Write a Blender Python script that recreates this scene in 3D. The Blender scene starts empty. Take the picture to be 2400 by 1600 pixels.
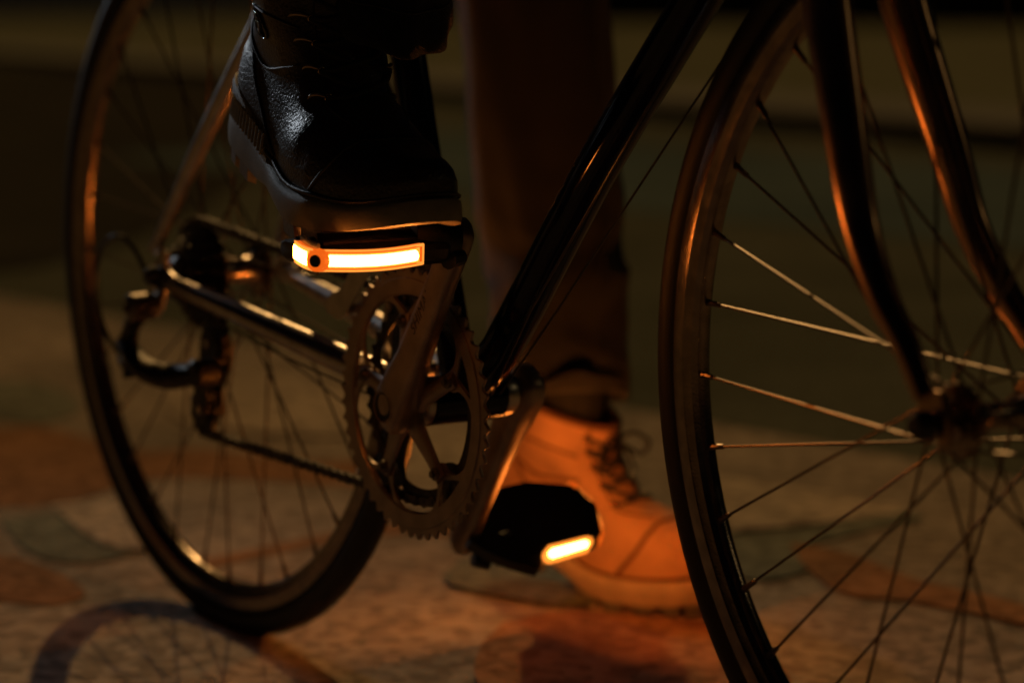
import bpy, bmesh, math, random
from math import sin, cos, pi, radians, sqrt, atan2
from mathutils import Vector, Matrix, noise
random.seed(7)
sc = bpy.context.scene
C = sc.collection

# ------------------------------------------------------------------ camera
CAM = Vector((2.00706, -1.05484, 0.57488))
YAW, PIT, FPX = 2.540024, -0.1343199, 5736.99
FW = Vector((cos(YAW)*cos(PIT), sin(YAW)*cos(PIT), sin(PIT)))
RT = Vector((sin(YAW), -cos(YAW), 0)); UP = RT.cross(FW)
cd = bpy.data.cameras.new('camera'); cam = bpy.data.objects.new('camera', cd); C.objects.link(cam)
M3 = Matrix((RT, UP, -FW)).transposed()
cam.matrix_world = Matrix.Translation(CAM) @ M3.to_4x4()
cd.sensor_width = 36; cd.lens = FPX*36/2400; cd.clip_start = .05; cd.clip_end = 500
cd.dof.use_dof = True; cd.dof.focus_distance = 1.77; cd.dof.aperture_fstop = 3.0; cd.dof.aperture_blades = 9
sc.camera = cam

# ------------------------------------------------------------------ light
w = bpy.data.worlds.new('World'); sc.world = w; w.use_nodes = True
nt = w.node_tree; nt.nodes.clear()
sky = nt.nodes.new('ShaderNodeTexSky'); sky.sky_type = 'NISHITA'; sky.sun_disc = False
SUN = Vector((-1.08, .60, 1.0)).normalized()
sky.sun_elevation = math.asin(SUN.z); sky.sun_rotation = atan2(SUN.x, SUN.y)
bg = nt.nodes.new('ShaderNodeBackground'); bg.inputs[1].default_value = .0003
ow = nt.nodes.new('ShaderNodeOutputWorld'); nt.links.new(sky.outputs[0], bg.inputs[0]); nt.links.new(bg.outputs[0], ow.inputs[0])
def aim(o, d): o.rotation_euler = Vector(d).to_track_quat('-Z', 'Y').to_euler()
sl = bpy.data.lights.new('sun', 'SUN'); sl.energy = .9; sl.angle = radians(.8); sl.color = (1, .57, .19)
so = bpy.data.objects.new('sun', sl); C.objects.link(so); aim(so, -SUN)
def lamp(name, loc, watt, col, size):
    l = bpy.data.lights.new(name, 'POINT'); l.energy = watt; l.color = col; l.shadow_soft_size = size
    o = bpy.data.objects.new(name, l); C.objects.link(o); o.location = loc
def spot(name, loc, at, watt, col, size, cone):
    l = bpy.data.lights.new(name, 'SPOT'); l.energy = watt; l.color = col; l.shadow_soft_size = size; l.spot_size = radians(cone); l.spot_blend = .6
    o = bpy.data.objects.new(name, l); C.objects.link(o); o.location = loc; aim(o, Vector(at)-Vector(loc))
spot('street_lamp_light', (-5.9, .22, 2.0), (.3, -.1, .45), 125, (.84, .92, 1.0), .16, 17)
lamp('street_lamp_light', (4.2, 5.0, 3.4), 9, (1.0, .74, .34), .14)
sc.view_settings.view_transform = 'Standard'; sc.view_settings.look = 'None'
sc.view_settings.exposure = 0; sc.view_settings.gamma = 1; sc.view_settings.use_curve_mapping = False
sc.render.engine = 'CYCLES'
sc.cycles.max_bounces = 6; sc.cycles.sample_clamp_indirect = 3

# ------------------------------------------------------------------ materials
def mat(name, col=(.5,.5,.5), rough=.5, metal=0., noise_scale=0, noise_amt=.3, bump=0, bump_scale=200, coat=0, spec=.5, aniso=0, rvar=0, sheen=0, col2=None, detail=5):
    m = bpy.data.materials.new(name); m.use_nodes = True; n = m.node_tree; b = n.nodes['Principled BSDF']
    b.inputs['Base Color'].default_value = (*col, 1); b.inputs['Roughness'].default_value = rough
    b.inputs['Metallic'].default_value = metal; b.inputs['Coat Weight'].default_value = coat
    b.inputs['Specular IOR Level'].default_value = spec; b.inputs['Sheen Weight'].default_value = sheen
    tc = n.nodes.new('ShaderNodeTexCoord')
    if noise_scale:
        t = n.nodes.new('ShaderNodeTexNoise'); t.inputs['Scale'].default_value = noise_scale; t.inputs['Detail'].default_value = detail
        n.links.new(tc.outputs['Object'], t.inputs['Vector'])
        r = n.nodes.new('ShaderNodeValToRGB'); r.color_ramp.elements[0].position = .35; r.color_ramp.elements[1].position = .68
        c2 = col2 or tuple(c*(1-noise_amt) for c in col)
        r.color_ramp.elements[0].color = (*c2, 1); r.color_ramp.elements[1].color = (*col, 1)
        n.links.new(t.outputs['Fac'], r.inputs[0]); n.links.new(r.outputs[0], b.inputs['Base Color'])
        if rvar:
            mr = n.nodes.new('ShaderNodeMapRange'); mr.inputs[3].default_value = rough-rvar; mr.inputs[4].default_value = rough+rvar
            n.links.new(t.outputs['Fac'], mr.inputs[0]); n.links.new(mr.outputs[0], b.inputs['Roughness'])
    if bump:
        t2 = n.nodes.new('ShaderNodeTexNoise'); t2.inputs['Scale'].default_value = bump_scale; t2.inputs['Detail'].default_value = 4
        n.links.new(tc.outputs['Object'], t2.inputs['Vector'])
        bp = n.nodes.new('ShaderNodeBump'); bp.inputs['Strength'].default_value = bump; bp.inputs['Distance'].default_value = .002
        n.links.new(t2.outputs['Fac'], bp.inputs['Height']); n.links.new(bp.outputs[0], b.inputs['Normal'])
    return m
def emis(name, col, s):
    m = bpy.data.materials.new(name); m.use_nodes = True; n = m.node_tree; b = n.nodes['Principled BSDF']
    b.inputs['Base Color'].default_value = (.06,.02,.01,1); b.inputs['Roughness'].default_value = .3
    b.inputs['Emission Color'].default_value = (*col, 1); b.inputs['Emission Strength'].default_value = s
    return m
M = {}
M['rubber'] = mat('tyre_rubber', (.007,.006,.006), .6, noise_scale=60, noise_amt=.4, bump=.2, bump_scale=900)
M['rim'] = mat('brushed_aluminium', (.30,.235,.185), .21, 1, noise_scale=90, noise_amt=.35, bump=.08, bump_scale=700, rvar=.08)
M['spoke'] = mat('steel_spoke', (.15,.115,.09), .34, 1)
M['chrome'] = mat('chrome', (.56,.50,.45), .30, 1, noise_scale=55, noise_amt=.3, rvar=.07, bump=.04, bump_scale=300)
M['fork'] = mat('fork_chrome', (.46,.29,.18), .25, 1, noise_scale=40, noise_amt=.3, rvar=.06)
M['navy'] = mat('navy_gloss_paint', (.002,.004,.022), .10, 0, spec=.22, coat=.04, noise_scale=30, noise_amt=.3)
M['alloy'] = mat('satin_alloy', (.20,.165,.135), .42, 1, noise_scale=120, noise_amt=.4, bump=.1, bump_scale=800, rvar=.1)
M['crank'] = mat('worn_crank_alloy', (.38,.29,.225), .36, .8, noise_scale=45, noise_amt=.35, bump=.08, bump_scale=600, rvar=.1)
M['black'] = mat('black_plastic', (.010,.010,.010), .45, bump=.15, bump_scale=700, noise_scale=30)
M['dsteel'] = mat('greasy_dark_steel', (.075,.065,.055), .42, 1, noise_scale=150, noise_amt=.6, bump=.3, bump_scale=600)
M['chain'] = mat('greasy_chain', (.10,.085,.07), .36, 1, noise_scale=200, noise_amt=.6)
M['cable'] = mat('black_cable', (.012,.012,.012), .4)
M['ink'] = mat('dark_ink', (.012,.010,.008), .5)
M['leather'] = mat('dark_brown_leather', (.036,.020,.011), .31, 0, coat=.06, noise_scale=28, noise_amt=.45, bump=.42, bump_scale=420, rvar=.08)
M['seam'] = mat('leather_seam', (.013,.009,.006), .45, bump=.4, bump_scale=600)
M['nubuck'] = mat('tan_nubuck', (.54,.29,.16), .82, 0, noise_scale=22, noise_amt=.3, bump=.5, bump_scale=260, spec=.2)
M['nseam'] = mat('tan_nubuck_seam', (.15,.07,.035), .85, bump=.5, bump_scale=300, spec=.2)
M['midsole'] = mat('olive_grey_midsole', (.27,.24,.17), .55, 0, noise_scale=60, noise_amt=.3, bump=.3, bump_scale=800)
M['tsole'] = mat('pale_rubber_sole', (.50,.36,.26), .6, 0, noise_scale=40, noise_amt=.25, bump=.3, bump_scale=500)
M['lug'] = mat('grey_rubber_tread', (.16,.15,.14), .5, bump=.3, bump_scale=500)
M['collar'] = mat('brown_knit_collar', (.20,.11,.045), .85, bump=.8, bump_scale=500, sheen=.3)
M['lace'] = mat('black_lace', (.012,.010,.010), .8, bump=.6, bump_scale=900)
M['brass'] = mat('dull_brass', (.55,.38,.20), .25, 1)
M['loopm'] = mat('highlit_lace_loop', (.34,.25,.16), .30, .6)  # pale tone puts the slit-edge highlights into the loop colour
M['badge'] = mat('glossy_black_badge', (.02,.018,.016), .14, 0, coat=.8)
M['sock'] = mat('black_sock', (.008,.008,.009), .9, bump=.5, bump_scale=500)

def denim(name, col, col2):
    m = mat(name, col, .85, 0, noise_scale=14, noise_amt=.4, col2=col2, spec=.2, sheen=.15)
    n = m.node_tree; b = n.nodes['Principled BSDF']; tc = n.nodes['Texture Coordinate']
    wv = n.nodes.new('ShaderNodeTexWave'); wv.inputs['Scale'].default_value = 260; wv.inputs['Distortion'].default_value = 1.2
    wv.bands_direction = 'DIAGONAL'; n.links.new(tc.outputs['Object'], wv.inputs['Vector'])
    bp = n.nodes.new('ShaderNodeBump'); bp.inputs['Strength'].default_value = .7; bp.inputs['Distance'].default_value = .0006
    n.links.new(wv.outputs['Fac'], bp.inputs['Height']); n.links.new(bp.outputs[0], b.inputs['Normal'])
    return m
M['denim'] = denim('dark_denim', (.012,.012,.015), (.0055,.006,.0075))
M['led'] = emis('led_core', (1, .26, .035), 62)
M['led_bright'] = emis('led_core_bright', (1, .27, .035), 400)
M['led_mid'] = emis('led_core_medium', (1, .12, .006), 75)
M['led_soft'] = emis('led_diffuser', (1, .27, .03), 1.7)
M['lens'] = emis('amber_lens', (1, .14, .008), .85)
M['lens_edge'] = emis('amber_lens_edge', (1, .30, .04), 1.2)

def ground_mat(name, c1, c2, speck, scale=1., bump=.6, fine=190):
    m = bpy.data.materials.new(name); m.use_nodes = True; n = m.node_tree; b = n.nodes['Principled BSDF']
    b.inputs['Roughness'].default_value = 1; b.inputs['Specular IOR Level'].default_value = 0
    tc = n.nodes.new('ShaderNodeTexCoord')
    a = n.nodes.new('ShaderNodeTexNoise'); a.inputs['Scale'].default_value = 2.2*scale; a.inputs['Detail'].default_value = 6; a.inputs['Roughness'].default_value = .52
    n.links.new(tc.outputs['Object'], a.inputs['Vector'])
    r = n.nodes.new('ShaderNodeValToRGB'); r.color_ramp.elements[0].position = .36; r.color_ramp.elements[1].position = .66
    r.color_ramp.elements[0].color = (*c2, 1); r.color_ramp.elements[1].color = (*c1, 1); n.links.new(a.outputs['Fac'], r.inputs[0])
    v = n.nodes.new('ShaderNodeTexVoronoi'); v.inputs['Scale'].default_value = fine; n.links.new(tc.outputs['Object'], v.inputs['Vector'])
    r2 = n.nodes.new('ShaderNodeValToRGB'); r2.color_ramp.elements[0].position = .20; r2.color_ramp.elements[1].position = .75
    r2.color_ramp.elements[0].color = (.74,.74,.74,1); r2.color_ramp.elements[1].color = (speck,speck,speck,1)
    sep = n.nodes.new('ShaderNodeSeparateColor'); n.links.new(v.outputs['Color'], sep.inputs[0]); n.links.new(sep.outputs[0], r2.inputs[0])
    mx = n.nodes.new('ShaderNodeMix'); mx.data_type = 'RGBA'; mx.blend_type = 'MULTIPLY'; mx.inputs[0].default_value = 1
    n.links.new(r.outputs[0], mx.inputs[6]); n.links.new(r2.outputs[0], mx.inputs[7]); n.links.new(mx.outputs[2], b.inputs['Base Color'])
    bp = n.nodes.new('ShaderNodeBump'); bp.inputs['Strength'].default_value = bump; bp.inputs['Distance'].default_value = .003; bp.invert = True
    n.links.new(v.outputs['Distance'], bp.inputs['Height']); n.links.new(bp.outputs[0], b.inputs['Normal'])
    return m

# ------------------------------------------------------------------ mesh helpers
def obj(name, verts, faces, m, parent=None, smooth=True, auto=None, loc=None):
    me = bpy.data.meshes.new(name); me.from_pydata([tuple(v) for v in verts], [], faces); me.update()
    bm = bmesh.new(); bm.from_mesh(me); bmesh.ops.recalc_face_normals(bm, faces=bm.faces); bm.to_mesh(me); bm.free()
    me.materials.append(m)
    if smooth: me.polygons.foreach_set('use_smooth', [True]*len(me.polygons))
    if smooth and auto is not None: me.set_sharp_from_angle(angle=radians(auto))
    o = bpy.data.objects.new(name, me); C.objects.link(o)
    if parent: o.parent = parent; o.matrix_parent_inverse = PINV.get(parent.name, Matrix())
    return o
PINV = {}
def empty(name, loc, label=None, cat=None, parent=None, group=None):
    o = bpy.data.objects.new(name, None); C.objects.link(o); o.location = loc; o.empty_display_size = .05
    if parent: o.parent = parent; o.matrix_parent_inverse = PINV.get(parent.name, Matrix())
    PINV[o.name] = (Matrix.Translation(Vector(loc))).inverted()
    if parent:   # world location of child empty == loc
        pass
    if label: o['label'] = label
    if cat: o['category'] = cat
    if group: o['group'] = group
    return o
class MB:
    def __init__(s): s.v = []; s.f = []
    def add(s, vf):
        v, f = vf; k = len(s.v); s.v += [Vector(x) for x in v]; s.f += [tuple(i+k for i in q) for q in f]; return s
    def obj(s, name, m, parent=None, smooth=True, auto=35, xf=None):
        v = [xf @ x for x in s.v] if xf else s.v
        return obj(name, v, s.f, m, parent, smooth, auto)
def catmull(P, n=6):
    P = [Vector(p) for p in P]; Q = [P[0]*2-P[1]] + P + [P[-1]*2-P[-2]]; out = []
    for i in range(1, len(Q)-2):
        for k in range(n):
            t = k/n; a, b, c, d = Q[i-1], Q[i], Q[i+1], Q[i+2]
            out.append(.5*((2*b)+(c-a)*t+(2*a-5*b+4*c-d)*t*t+(3*b-a-3*c+d)*t**3))
    out.append(P[-1]); return out
def tube(P, rad, seg=12, smooth=0, cap=True, flat=1., flatdir=None):
    P = [Vector(p) for p in P]
    R = list(rad) if hasattr(rad, '__len__') else [rad]*len(P)
    if smooth:
        R3 = catmull([Vector((r, 0, 0)) for r in R], smooth); P = catmull(P, smooth); R = [r.x for r in R3]
    v = []; f = []; up = None
    for i, p in enumerate(P):
        t = (P[min(i+1, len(P)-1)] - P[max(i-1, 0)]).normalized()
        if up is None:
            up = Vector(flatdir) if flatdir else (Vector((0,0,1)) if abs(t.z) < .9 else Vector((1,0,0)))
        n1 = (up - t*up.dot(t)).normalized(); n2 = t.cross(n1); up = n1
        for k in range(seg):
            a = 2*pi*k/seg; v.append(p + (n1*cos(a)*flat + n2*sin(a))*R[i])
    for i in range(len(P)-1):
        for k in range(seg):
            a = i*seg+k; b = i*seg+(k+1) % seg; f.append((a, b, b+seg, a+seg))
    if cap:
        f.append(tuple(range(seg))[::-1]); f.append(tuple(range((len(P)-1)*seg, len(P)*seg)))
    return v, f
def lathe(prof, c, seg=48, axis='y', closed=False):
    """prof list of (r, along)"""
    v = []; f = []; n = len(prof)
    for k in range(seg):
        a = 2*pi*k/seg
        for r, y in prof:
            if axis == 'y': v.append(Vector((c[0]+r*cos(a), c[1]+y, c[2]+r*sin(a))))
            else: v.append(Vector((c[0]+r*cos(a), c[1]+r*sin(a), c[2]+y)))
    m = n if closed else n-1
    for k in range(seg):
        for i in range(m):
            a = k*n+i; b = k*n+(i+1) % n; c2 = ((k+1) % seg)*n
            f.append((a, b, c2+(i+1) % n, c2+i))
    if not closed:
        if prof[0][0] > 1e-5: f.append(tuple(k*n for k in range(seg)))
        if prof[-1][0] > 1e-5: f.append(tuple(k*n+n-1 for k in range(seg))[::-1])
    return v, f
def box(c, h, rot=None):
    v = []
    for x in (-1,1):
        for y in (-1,1):
            for z in (-1,1):
                q = Vector((x*h[0], y*h[1], z*h[2]))
                if rot: q = rot @ q
                v.append(Vector(c)+q)
    return v, [(0,1,3,2),(4,6,7,5),(0,4,5,1),(2,3,7,6),(0,2,6,4),(1,5,7,3)]
def plate(loops, thick, bev=.0004):
    """loops: 2-D closed outlines (first = outer, rest = holes) in local xy; returns mesh data extruded along z"""
    cu = bpy.data.curves.new('tmp', 'CURVE'); cu.dimensions = '2D'; cu.fill_mode = 'BOTH'; cu.extrude = thick/2-bev; cu.bevel_depth = bev; cu.bevel_resolution = 1
    cu.offset = -bev
    for L in loops:
        s = cu.splines.new('POLY'); s.points.add(len(L)-1); s.use_cyclic_u = True
        for i, p in enumerate(L): s.points[i].co = (p[0], p[1], 0, 1)
    o = bpy.data.objects.new('tmp', cu); C.objects.link(o)
    me = bpy.data.meshes.new_from_object(o.evaluated_get(bpy.context.evaluated_depsgraph_get()))
    v = [x.co.copy() for x in me.vertices]; f = [tuple(p.vertices) for p in me.polygons]
    bpy.data.objects.remove(o); bpy.data.curves.remove(cu); bpy.data.meshes.remove(me)
    return v, f
def text_mesh(s, size, ext=.00012, shear=0.3, space=1.):
    cu = bpy.data.curves.new('tmp', 'FONT'); cu.body = s; cu.size = size; cu.extrude = ext; cu.shear = shear; cu.space_character = space
    o = bpy.data.objects.new('tmp', cu); C.objects.link(o)
    me = bpy.data.meshes.new_from_object(o.evaluated_get(bpy.context.evaluated_depsgraph_get()))
    v = [x.co.copy() for x in me.vertices]; f = [tuple(p.vertices) for p in me.polygons]
    bpy.data.objects.remove(o); bpy.data.curves.remove(cu); bpy.data.meshes.remove(me)
    return v, f
def yz(v, y, cx=0, cz=0):   # plate local (x, y, thickness) -> world (x, y, z), drawing plane = bicycle plane
    return [Vector((cx+q[0], y-q[2], cz+q[1])) for q in v]
def G(px, py, z=0.):        # a point on the ground
    d = FW + RT*((px-1200)/FPX) - UP*((py-800)/FPX); t = (z-CAM.z)/d.z; return CAM + d*t

# ------------------------------------------------------------------ ground and setting
gm = ground_mat('asphalt', (.125,.13,.105), (.085,.09,.072), 1.25, 1, .4)
S = 260
go = obj('ground', [(-S,-S,0),(S,-S,0),(S,S,0),(-S,S,0)], [(0,1,2,3)], gm, smooth=False); go['kind'] = 'structure'
def sheet(name, pts, m, z, kind='structure', smooth=0):
    P = [Vector((p.x, p.y, z)) for p in pts]
    if smooth:
        P = catmull(P+[P[0]], smooth)[:-1]
    me = bpy.data.meshes.new(name); me.from_pydata([tuple(p) for p in P], [], [tuple(range(len(P)))]); me.update()
    if me.polygons[0].normal.z < 0: me.flip_normals()
    bm = bmesh.new(); bm.from_mesh(me); bmesh.ops.triangulate(bm, faces=bm.faces); bm.to_mesh(me); bm.free()
    me.materials.append(m); o = bpy.data.objects.new(name, me); C.objects.link(o); o['kind'] = kind; return o
pv = ground_mat('plaza_concrete', (.40,.325,.265), (.26,.22,.185), 1.25, 1.2, .5, 70)
# plaza edge runs through the photograph's (0,690) .. (2400,1120)
e0, e1 = G(0, 700), G(2400, 1130); de = (e1-e0).normalized(); nn = Vector((de.y, -de.x, 0))
if nn.dot(CAM-e0) < 0: nn = -nn
sheet('plaza_pavement', [e0-de*14, e1+de*9, e1+de*9+nn*9, e0-de*14+nn*9], pv, .004)
k0, k1 = G(0, 128), G(2100, 292); dk = (k1-k0).normalized(); nk = Vector((dk.y, -dk.x, 0))
if nk.dot(CAM-k0) > 0: nk = -nk
fp = ground_mat('far_pavement', (.18,.185,.13), (.125,.13,.09), 1.2, .5, .2)
def solid(name, P, z0, z1, m):
    n = len(P); v = [Vector((p.x,p.y,z0)) for p in P]+[Vector((p.x,p.y,z1)) for p in P]
    f = [tuple(range(n)), tuple(range(n, 2*n))]+[(i,(i+1)%n,n+(i+1)%n,n+i) for i in range(n)]
    o = obj(name, v, f, m, smooth=False); o['kind'] = 'structure'; return o
ck = k0-dk*60, k1+dk*60
kb = mat('dark_kerb_stone', (.035,.030,.022), .9, noise_scale=4, noise_amt=.4)
solid('kerb', [ck[0]-nk*.9, ck[1]-nk*.9, ck[1]+nk*.25, ck[0]+nk*.25], -.05, .10, kb)
solid('pavement', [ck[0]+nk*.252, ck[1]+nk*.252, ck[1]+nk*34, ck[0]+nk*34], -.05, .098, fp)
r0, r1 = G(1500, 340), G(2400, 400); dr = (r1-r0).normalized(); nr = Vector((dr.y,-dr.x,0))
if nr.dot(CAM-r0) < 0: nr = -nr
rp = ground_mat('worn_road_surface', (.115,.155,.16), (.08,.11,.12), 1.2, .5, .3)
sheet('road', [r0-dr*1.5, r1+dr*12, r1+dr*12+nr*2.3, r0-dr*.5+nr*2.3], rp, .004)
# patch of darker ground tone on the left of the street
dk_m = ground_mat('dark_asphalt', (.058,.054,.044), (.040,.038,.032), 1.2, .6, .4)
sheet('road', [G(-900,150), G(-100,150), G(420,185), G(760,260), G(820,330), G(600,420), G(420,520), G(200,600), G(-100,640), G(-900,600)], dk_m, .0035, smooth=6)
# faded paint shapes on the plaza, with some lamplight and pedal glow painted in
pm_r = ground_mat('rust_paint_and_glow', (.36,.19,.105), (.27,.15,.09), 1.2, 2, .5, 75)
pm_g = ground_mat('faded_green_paint', (.24,.245,.20), (.17,.175,.145), 1.2, 2, .5, 75)
pm_l = ground_mat('pale_paint_and_lamplight', (.52,.42,.33), (.38,.31,.25), 1.35, 2, .8, 70)  # paler tone also paints in the brighter lamplight mid-plaza
MZ = .0046
def mark(m, *pts, z=.008): 
    global MZ
    MZ += .0004
    o = sheet('paint_and_light_patch', [G(*p) for p in pts], m, MZ, smooth=5); return o
mark(pm_r, (-200,1040),(60,1005),(200,1030),(330,1062),(480,1058),(700,1085),(900,1090),(1010,1120),(1000,1190),(860,1152),(700,1140),(480,1128),(330,1135),(180,1180),(0,1196),(-200,1170))
mark(pm_r, (470,1322),(640,1286),(830,1248),(1000,1226),(1180,1232),(1190,1300),(1000,1262),(830,1272),(640,1308),(480,1342))
mark(pm_r, (-200,1300),(0,1310),(130,1350),(200,1400),(120,1430),(0,1420),(-200,1430))
mark(pm_g, (-200,930),(0,900),(130,915),(190,960),(100,1000),(-50,985),(-200,990))
mark(pm_g, (0,1230),(150,1215),(290,1250),(330,1300),(180,1330),(60,1300))
mark(pm_g, (1640,1268),(1780,1262),(1900,1250),(2100,1216),(2160,1226),(2000,1262),(1870,1300),(1900,1340),(1800,1372),(1660,1350))
mark(pm_r, (1850,1286),(1990,1310),(2150,1372),(2420,1440),(2500,1520),(2400,1480),(2150,1425),(1980,1405),(1890,1345))
mark(pm_l, (1650,1130),(1850,1150),(2060,1190),(2120,1212),(1950,1236),(1780,1252),(1640,1250))
mark(pm_l, (380,900),(620,880),(900,960),(820,1030),(560,1020),(400,980))
mark(pm_l, (880,1000),(1080,1010),(1150,1120),(1050,1200),(900,1180),(860,1080))
mark(pm_l, (120,1200),(330,1180),(380,1290),(240,1290))
mark(pm_r, (1180,1480),(1320,1452),(1500,1462),(1680,1480),(1760,1530),(1850,1640),(1500,1700),(1150,1640),(1120,1550))  # rust tone stands in for pedal light spilling on the ground
mark(pm_g, (1080,1330),(1260,1345),(1420,1400),(1380,1440),(1200,1420),(1040,1380))
# low wall far away across the street
wl = mat('dark_wall', (.020,.017,.013), .95, noise_scale=1.5, noise_amt=.5, bump=.5, bump_scale=8)
wv0 = ck[0]+nk*34.3; wv1 = ck[1]+nk*34.3
fw_ = empty('boundary_wall', tuple((wv0+wv1)/2), 'dark boundary wall far off along the top of the photo', 'wall')
def wallpart(name, a, b, d, z0, z1, m):
    P = [a, b, b+nk*d, a+nk*d]; v = [Vector((p.x,p.y,z0)) for p in P]+[Vector((p.x,p.y,z1)) for p in P]
    return obj(name, v, [(0,1,2,3),(4,5,6,7)]+[(i,(i+1)%4,4+(i+1)%4,4+i) for i in range(4)], m, fw_, False)
wallpart('wall_body', wv0, wv1, .4, 0, 2.6, wl)
wallpart('coping', wv0-nk*.06, wv1-nk*.06, .52, 2.603, 2.75, kb)

# ------------------------------------------------------------------ bicycle
R = .336; AX = Vector((0,0,R)); BB = Vector((.3987,0,.2698)); FA = Vector((.98545,0,R)); STEER = -.031701
ha = radians(73); sax = Vector((-cos(ha),0,sin(ha))); spt = FA - Vector((sin(ha),0,cos(ha)))*.045
SM = Matrix.Translation(spt) @ Matrix.Rotation(STEER, 4, sax) @ Matrix.Translation(-spt)
bike = empty('bicycle', (0,0,0), 'chrome and navy road bicycle with glowing amber pedals carrying a booted foot', 'bicycle')

def build_wheel(center, nsp, ang0, order, cross, hubr, dish, hub_prof, xf, label=None):
    wh = empty('wheel', (0,0,0), parent=bike)
    def part(name, mb, m, auto=35): return mb.obj(name, m, wh, xf=xf, auto=auto)
    # tyre
    pr = []
    for k in range(20):
        a = 2*pi*k/20; r = .0128; rr = r*cos(a); yy = r*sin(a)
        if cos(a) > .55: rr += .0007
        pr.append((R-.0132+rr, yy*.98))
    part('tyre', MB().add(lathe(pr, center, 160, closed=True)), M['rubber'])
    rp = [(.3135,-.0085),(.3128,-.0102),(.3118,-.0106),(.3015,-.0106),(.3008,-.0102),(.3000,-.0098),(.2945,-.0082),(.2912,-.0050),(.2900,-.0018),(.2900,.0018),(.2912,.0050),(.2945,.0082),(.3000,.0098),(.3008,.0102),(.3015,.0106),(.3118,.0106),(.3128,.0102),(.3135,.0085)]
    part('rim', MB().add(lathe(rp, center, 160, closed=True)), M['rim'], 22)
    part('hub', MB().add(lathe(hub_prof, center, 40)), M['rim'], 30)
    # valve
    va = radians(95); part('valve', MB().add(tube([center+Vector((cos(va)*.292,0,sin(va)*.292)), center+Vector((cos(va)*.25,0,sin(va)*.25))], .003, 8)), M['dsteel'])
    protos = {}
    for k in range(nsp):
        fl, ld = order[k % 4]
        a = radians(ang0 + k*360/nsp); dlt = ld*cross
        key = (fl, ld); me = protos.get(key)
        if me is None:
            hp = Vector((hubr*cos(dlt), fl*(dish[0] if fl < 0 else dish[1]) + ld*.0015, hubr*sin(dlt)))
            rpnt = Vector((.290, fl*.0012, 0)); d = (rpnt-hp).normalized()
            mb = MB().add(tube([hp - Vector((0, fl*.004, 0)), hp, hp+(rpnt-hp)*.5, rpnt], .00105, 8))
            mb.add(tube([rpnt-d*.013, rpnt-d*.012, rpnt-d*.003, rpnt+d*.001], [.0012,.0019,.0021,.0028], 8))
            o = mb.obj('spoke', M['spoke'], wh); me = protos[key] = o.data
        else:
            o = bpy.data.objects.new('spoke', me); C.objects.link(o); o.parent = wh
        o.matrix_parent_inverse = Matrix()
        o.matrix_basis = xf @ Matrix.Translation(center) @ Matrix.Rotation(-a, 4, 'Y')
    return wh
I4 = Matrix()
hub_f = [(.0045,-.052),(.0045,-.040),(.012,-.038),(.0125,-.036),(.0225,-.0352),(.0235,-.0335),(.0225,-.0318),(.013,-.030),(.0095,-.022),(.0085,0),(.0095,.022),(.013,.030),(.0225,.0318),(.0235,.0335),(.0225,.0352),(.0125,.036),(.012,.038),(.0045,.040),(.0045,.052)]
fwheel = build_wheel(FA, 36, 132.3, [(1,-1),(-1,1),(1,1),(-1,-1)], radians(60), .0195, (.034,.034), hub_f, SM)
hub_r = [(.0050,-.063),(.0050,-.034),(.014,-.030),(.0255,-.0200),(.027,-.0185),(.0255,-.0168),(.016,-.0145),(.0125,-.006),(.0125,.022),(.016,.0325),(.0255,.0345),(.027,.0362),(.0255,.0378),(.013,.041),(.011,.046),(.0050,.048),(.0050,.063)]
rwheel = build_wheel(AX, 32, -123.1, [(1,1),(-1,-1),(1,-1),(-1,1)], radians(67.5), .0225, (.018,.036), hub_r, I4)
# quick releases
def qr(c, half, xf, leverside):
    MB().add(lathe([(0,-half-.014),(.006,-half-.0135),(.0085,-half-.010),(.009,-half-.003),(.006,-half)], c, 24)).obj('axle_nut', M['black'], bike, xf=xf)
    mb = MB()
    mb.add(lathe([(.006,half),(.009,half+.003),(.009,half+.011),(.006,half+.014),(0,half+.0145)], c, 24))
    mb.add(tube([c+Vector((0,half+.012,0)), c+Vector((-.01,half+.022,.02)), c+Vector((-.015,half+.02,.055))], [.0045,.0042,.0035], 10, 4, flat=.6))
    mb.obj('quick_release', M['black'], bike, xf=xf)
qr(FA, .0545, SM, 1); qr(AX, .0665, I4, 1)

# frame tubes
def T(name, P, r, m, xf=None, seg=24, smooth=0, parent=None, **k):
    return MB().add(tube(P, r, seg, smooth, **k)).obj(name, m, parent or bike, xf=xf)
dtop = Vector((.885,0,.790))
dn = T('down_tube', [BB+Vector((.012,0,.014)), (.4564,0,.3161), (.5744,0,.4572), (.6924,0,.582), dtop], .0162, M['navy'], smooth=3)
stt = Vector((.262,0,.745))
stub = T('seat_tube', [BB+Vector((-.004,0,.012)), (.3875,0,.3160), (.3463,0,.4519), (.3215,0,.5428), stt], .0146, M['navy'], smooth=3)
T('top_tube', [stt+Vector((0,0,-.012)), Vector((.84,0,.775)), Vector((.872,0,.822))], .0135, M['navy'])
head = FA + sax*.50 - Vector((sin(ha),0,cos(ha)))*.045
T('head_tube', [spt+sax*.40, spt+sax*.55], .018, M['navy'])
T('seat_post', [stt, stt+Vector((-.04,0,.14))], .0136, M['chrome'])
MB().add(lathe([(.0175,-.034),(.0195,-.0335),(.0195,.0335),(.0175,.034)], BB, 36)).obj('bottom_bracket_shell', M['navy'], bike)
MB().add(lathe([(.0080,.034),(.0180,.0343),(.0185,.040),(.0165,.046),(.0150,.0465),(.009,.050),(.0085,.062)], BB, 36)).obj('bottom_bracket_cup', M['chrome'], bike)
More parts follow.
